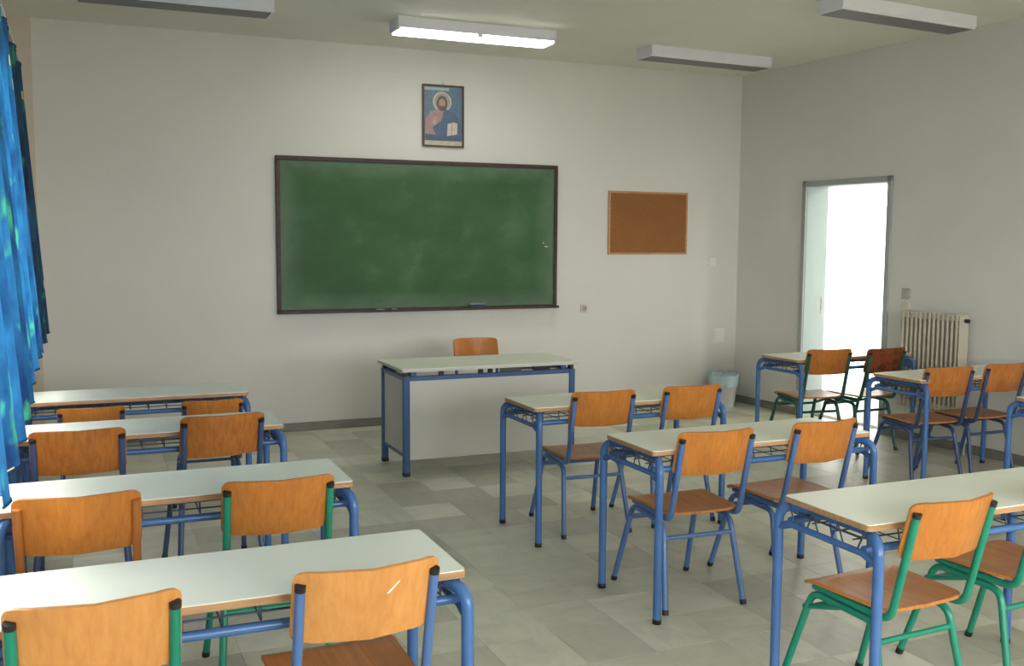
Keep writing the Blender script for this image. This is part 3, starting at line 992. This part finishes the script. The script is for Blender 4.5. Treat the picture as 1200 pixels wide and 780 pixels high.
wall_plate('wall_socket', 'small grey socket on the wall below right of the chalkboard', 'socket', Matrix.Translation((-1.779, 0, 1.01)), 0.075, 0.085, M['switch_cream'], False, M['switch_grey'])
wall_plate('junction_cover', 'small white cover plate on the wall right below the cork board', 'cover plate', Matrix.Translation((-0.317, 0, 1.449)), 0.09, 0.09, M['switch_white'])
wall_plate('junction_cover', 'pale cover plate low on the wall above the waste bin', 'cover plate', Matrix.Translation((-0.21, 0, 0.69)), 0.13, 0.15, M['switch_white'])
FLIP = Matrix.Rotation(math.pi, 4, 'Z')
for z, lab, mm, hh in ((1.235, 'grey light switch at the top beside the doorway', M['switch_grey'], 0.09), (1.115, 'cream light switch in the middle of the three beside the doorway', M['switch_cream'], 0.09),
                       (0.985, 'cream socket plate lowest of the three beside the doorway', M['switch_cream'], 0.08)):
    wall_plate('wall_switch', lab, 'switch', RW @ Matrix.Translation((-2.195, 0, z)) @ FLIP, 0.085, hh, mm)

# ------------------------------------------------------------------ radiator
t = tag(empty('radiator', (0, 0, 0)), 'cream column radiator on the right hand wall beside the doorway', 'radiator')
t.matrix_world = RW @ Matrix.Translation((-2.27, 0, 0))
NC, RL, RZ0, RZ1 = 13, 0.57, 0.32, 1.105
pc = RL / NC
cm = MB()
for y in (0.052, 0.09, 0.126):
    pr = rrect(pc * 0.5, 0.03, 0.01, 3, 0, y)
    cm.prism(pr, RZ0 + 0.03, RZ1 - 0.03)
for z0_, z1_ in ((RZ0, RZ0 + 0.06), (RZ1 - 0.06, RZ1)):
    cm.bbox(-pc / 2 + 0.001, pc / 2 - 0.001, 0.036, 0.142, z0_, z1_, 0.012)
cmesh = cm.mesh('radiator_column')
for k in range(NC):
    o = link('radiator_column', cmesh, M['radiator'], t)
    o.location = (-(k + 0.5) * pc, 0, 0)
link('end_plate', MB().bbox(-RL - 0.012, -RL, 0.036, 0.138, RZ0 + 0.01, RZ1 - 0.004, 0.004).mesh('end_plate'), M['radiator'], t)
link('vent_valve', MB().tube([(-RL - 0.01, 0.075, RZ1 - 0.05), (-RL - 0.045, 0.075, RZ1 - 0.05)], 0.016, 12).mesh('vent_valve'), M['rubber'], t)
for k in (1, NC - 2):
    br = MB().box(-(k + 0.5) * pc - 0.012, -(k + 0.5) * pc + 0.012, 0, 0.06, RZ1 - 0.12, RZ1 - 0.09)
    br.box(-(k + 0.5) * pc - 0.012, -(k + 0.5) * pc + 0.012, 0, 0.06, RZ0 + 0.1, RZ0 + 0.13)
    link('wall_bracket', br.mesh('wall_bracket'), M['radiator'], t)
link('supply_pipe', MB().tube(bend([(-RL - 0.005, 0.1, RZ0 + 0.03), (-RL - 0.07, 0.1, RZ0 + 0.03), (-RL - 0.07, 0.1, 0.0)], 0.03), 0.011, 8).mesh('supply_pipe'), M['radiator'], t)

# ------------------------------------------------------------------ waste bin in the far right corner
t = tag(empty('waste_bin', (-0.30, -0.24, 0)), 'pale waste bin with light blue bag in the far right corner', 'waste bin')
link('bucket', MB().lathe([(0.0, 0.0), (0.105, 0.0), (0.11, 0.008), (0.14, 0.30), (0.145, 0.305), (0.136, 0.303), (0.105, 0.012), (0.0, 0.01)], 28).mesh('bucket'), M['bin'], t)
bag = MB()
nn = 40
vs, fs = [], []
for i_, (r, z) in enumerate(((0.128, 0.2), (0.137, 0.302), (0.15, 0.335), (0.158, 0.31), (0.152, 0.26), (0.155, 0.215))):
    for j in range(nn):
        th = 2 * math.pi * j / nn
        wob = 0.006 * math.sin(7 * th + i_) + 0.004 * math.sin(13 * th + 2 * i_) if i_ > 1 else 0
        dz = 0.012 * math.sin(5 * th) + 0.008 * math.sin(11 * th) if i_ in (2, 5) else 0
        vs.append(((r + wob) * math.cos(th), (r + wob) * math.sin(th), z + dz))
for i_ in range(5):
    for j in range(nn):
        fs.append((i_ * nn + j, i_ * nn + (j + 1) % nn, (i_ + 1) * nn + (j + 1) % nn, (i_ + 1) * nn + j))
bag.add(vs, fs, True)
link('bin_liner', bag.mesh('bin_liner'), M['bag'], t)


# ------------------------------------------------------------------ ceiling lamps
def lamp(x0, y_near, ln_, label, lit=False, rz=0.0, wd=0.24):
    t = tag(empty('ceiling_lamp', (x0, y_near, CEIL), rz), label, 'ceiling lamp', 'fluorescent ceiling lamps')
    h = 0.098
    prof = [(0.0, 0.0), (0.0, -h + 0.02), (0.014, -h + 0.004), (wd - 0.014, -h + 0.004), (wd, -h + 0.02), (wd, 0.0)]
    link('housing', MB().prism(prof, 0.018, ln_ - 0.018, 'x').mesh('housing'), M['housing'], t)
    dp = [(0.004, -h + 0.018), (0.018, -h), (wd - 0.018, -h), (wd - 0.004, -h + 0.018)]
    if lit:
        dp = [(0.004, -h + 0.014), (0.016, -h - 0.004), (wd - 0.016, -h - 0.004), (wd - 0.004, -h + 0.014)]
    link('diffuser', MB().prism(dp, 0.02, ln_ - 0.02, 'x').mesh('diffuser'), M['lit'] if lit else M['louvre'], t)
    for xa, xb in ((0, 0.02), (ln_ - 0.02, ln_)):
        link('end_cap', MB().prism([(p[0] * 1.0, p[1]) for p in prof], xa, xb, 'x').mesh('end_cap'), M['housing'], t)
    if lit:
        link('clip', MB().box(ln_ / 2 - 0.02, ln_ / 2 + 0.02, -0.006, 0.02, -h - 0.006, -h + 0.03).mesh('clip'), M['housing'], t)
    return t


lamp(-6.235, -1.40, 1.28, 'unlit fluorescent ceiling lamp at the top left, near the curtain')
lamp(-4.010, -1.245, 1.31, 'lit fluorescent ceiling lamp glowing white above the chalkboard', True)
lamp(-1.715, -1.080, 1.31, 'unlit fluorescent ceiling lamp right of the lit one, toward the far corner', False, 0.06)
lamp(-1.475, -3.150, 1.36, 'unlit fluorescent ceiling lamp at the top right with dark underside', False, 0.09)

# ------------------------------------------------------------------ curtains on the window wall
CT, CB = 2.84, 1.0


def curtain(y_far, y_near, label, folds, amp, phase, top_x=-6.605, bot_x=-6.515, hem=CB):
    nz, ns = 26, folds * 20
    mb = MB()
    uvs = []
    for i_ in range(nz + 1):
        tz = i_ / nz
        z = CT + (hem - CT) * tz
        for j in range(ns + 1):
            s = j / ns
            ph = 2 * math.pi * folds * s + phase
            am = amp * (0.55 + 0.55 * tz)
            x = top_x + (bot_x - top_x) * (tz ** 1.1) + am * math.sin(ph) + 0.006 * math.sin(3.1 * ph + 2 * tz)
            y = y_far + (y_near - y_far) * s + 0.03 * math.cos(ph) * tz + 0.02 * math.sin(4 * tz + s * 5)
            mb.v.append((x, y, z))
            uvs.append((s * abs(y_far - y_near) * 1.6, z))
    for i_ in range(nz):
        for j in range(ns):
            p = i_ * (ns + 1) + j
            mb.f.append((p, p + 1, p + ns + 2, p + ns + 1))
            mb.sm.append(True)
    me = mb.mesh('curtain')
    uvl = me.uv_layers.new(name='uv')
    for lp in me.loops:
        uvl.data[lp.index].uv = uvs[lp.vertex_index]
    t = tag(empty('curtain', (-6.6, (y_far + y_near) / 2, hem)), label, 'curtain', 'blue printed curtains')
    cl = link('cloth', me, M['curtain'], t)
    cl.matrix_parent_inverse = Matrix.Translation(-t.location)
    hm = MB().tube([(mb.v[nz * (ns + 1) + j][0], mb.v[nz * (ns + 1) + j][1], hem) for j in range(0, ns + 1)], 0.004, 5)
    h_ = link('hem', hm.mesh('hem'), M['curtain'], t)
    h_.matrix_parent_inverse = Matrix.Translation(-t.location)
    hd = MB().tube([(mb.v[j][0], mb.v[j][1], CT) for j in range(0, ns + 1)], 0.006, 5)
    h_ = link('heading_tape', hd.mesh('heading_tape'), M['curtain'], t)
    h_.matrix_parent_inverse = Matrix.Translation(-t.location)


curtain(-0.82, -2.25, 'dark blue curtain panel with small yellow squares nearest the corner', 2, 0.04, 1.2)
curtain(-2.32, -4.05, 'sunlit blue curtain panel with white squares and green blotches, second from the corner', 3, 0.045, 0.5, -6.61, -6.525)
curtain(-4.12, -5.9, 'pale backlit blue curtain panel at the left edge of the photo', 4, 0.045, 2.0, -6.60, -6.505)
curtain(-5.98, -8.3, 'blue curtain panel added out of view beside the camera to cut window light', 5, 0.04, 1.0, -6.61, -6.56)  # unseen panel, added to hold back light from the third window
t = tag(empty('curtain_rail', (-6.61, -3.4, CT)), 'white curtain rail above the blue curtains', 'curtain rail')
link('track', MB().bbox(-0.02, 0.02, -5.2, 2.7, 0.012, 0.034, 0.004).mesh('track'), M['alu'], t)
for y in (-5.0, -2.5, 0.0, 2.5):
    link('bracket', MB().box(-0.113, 0.0, y - 0.015, y + 0.015, 0.034, 0.049).mesh('bracket'), M['alu'], t)
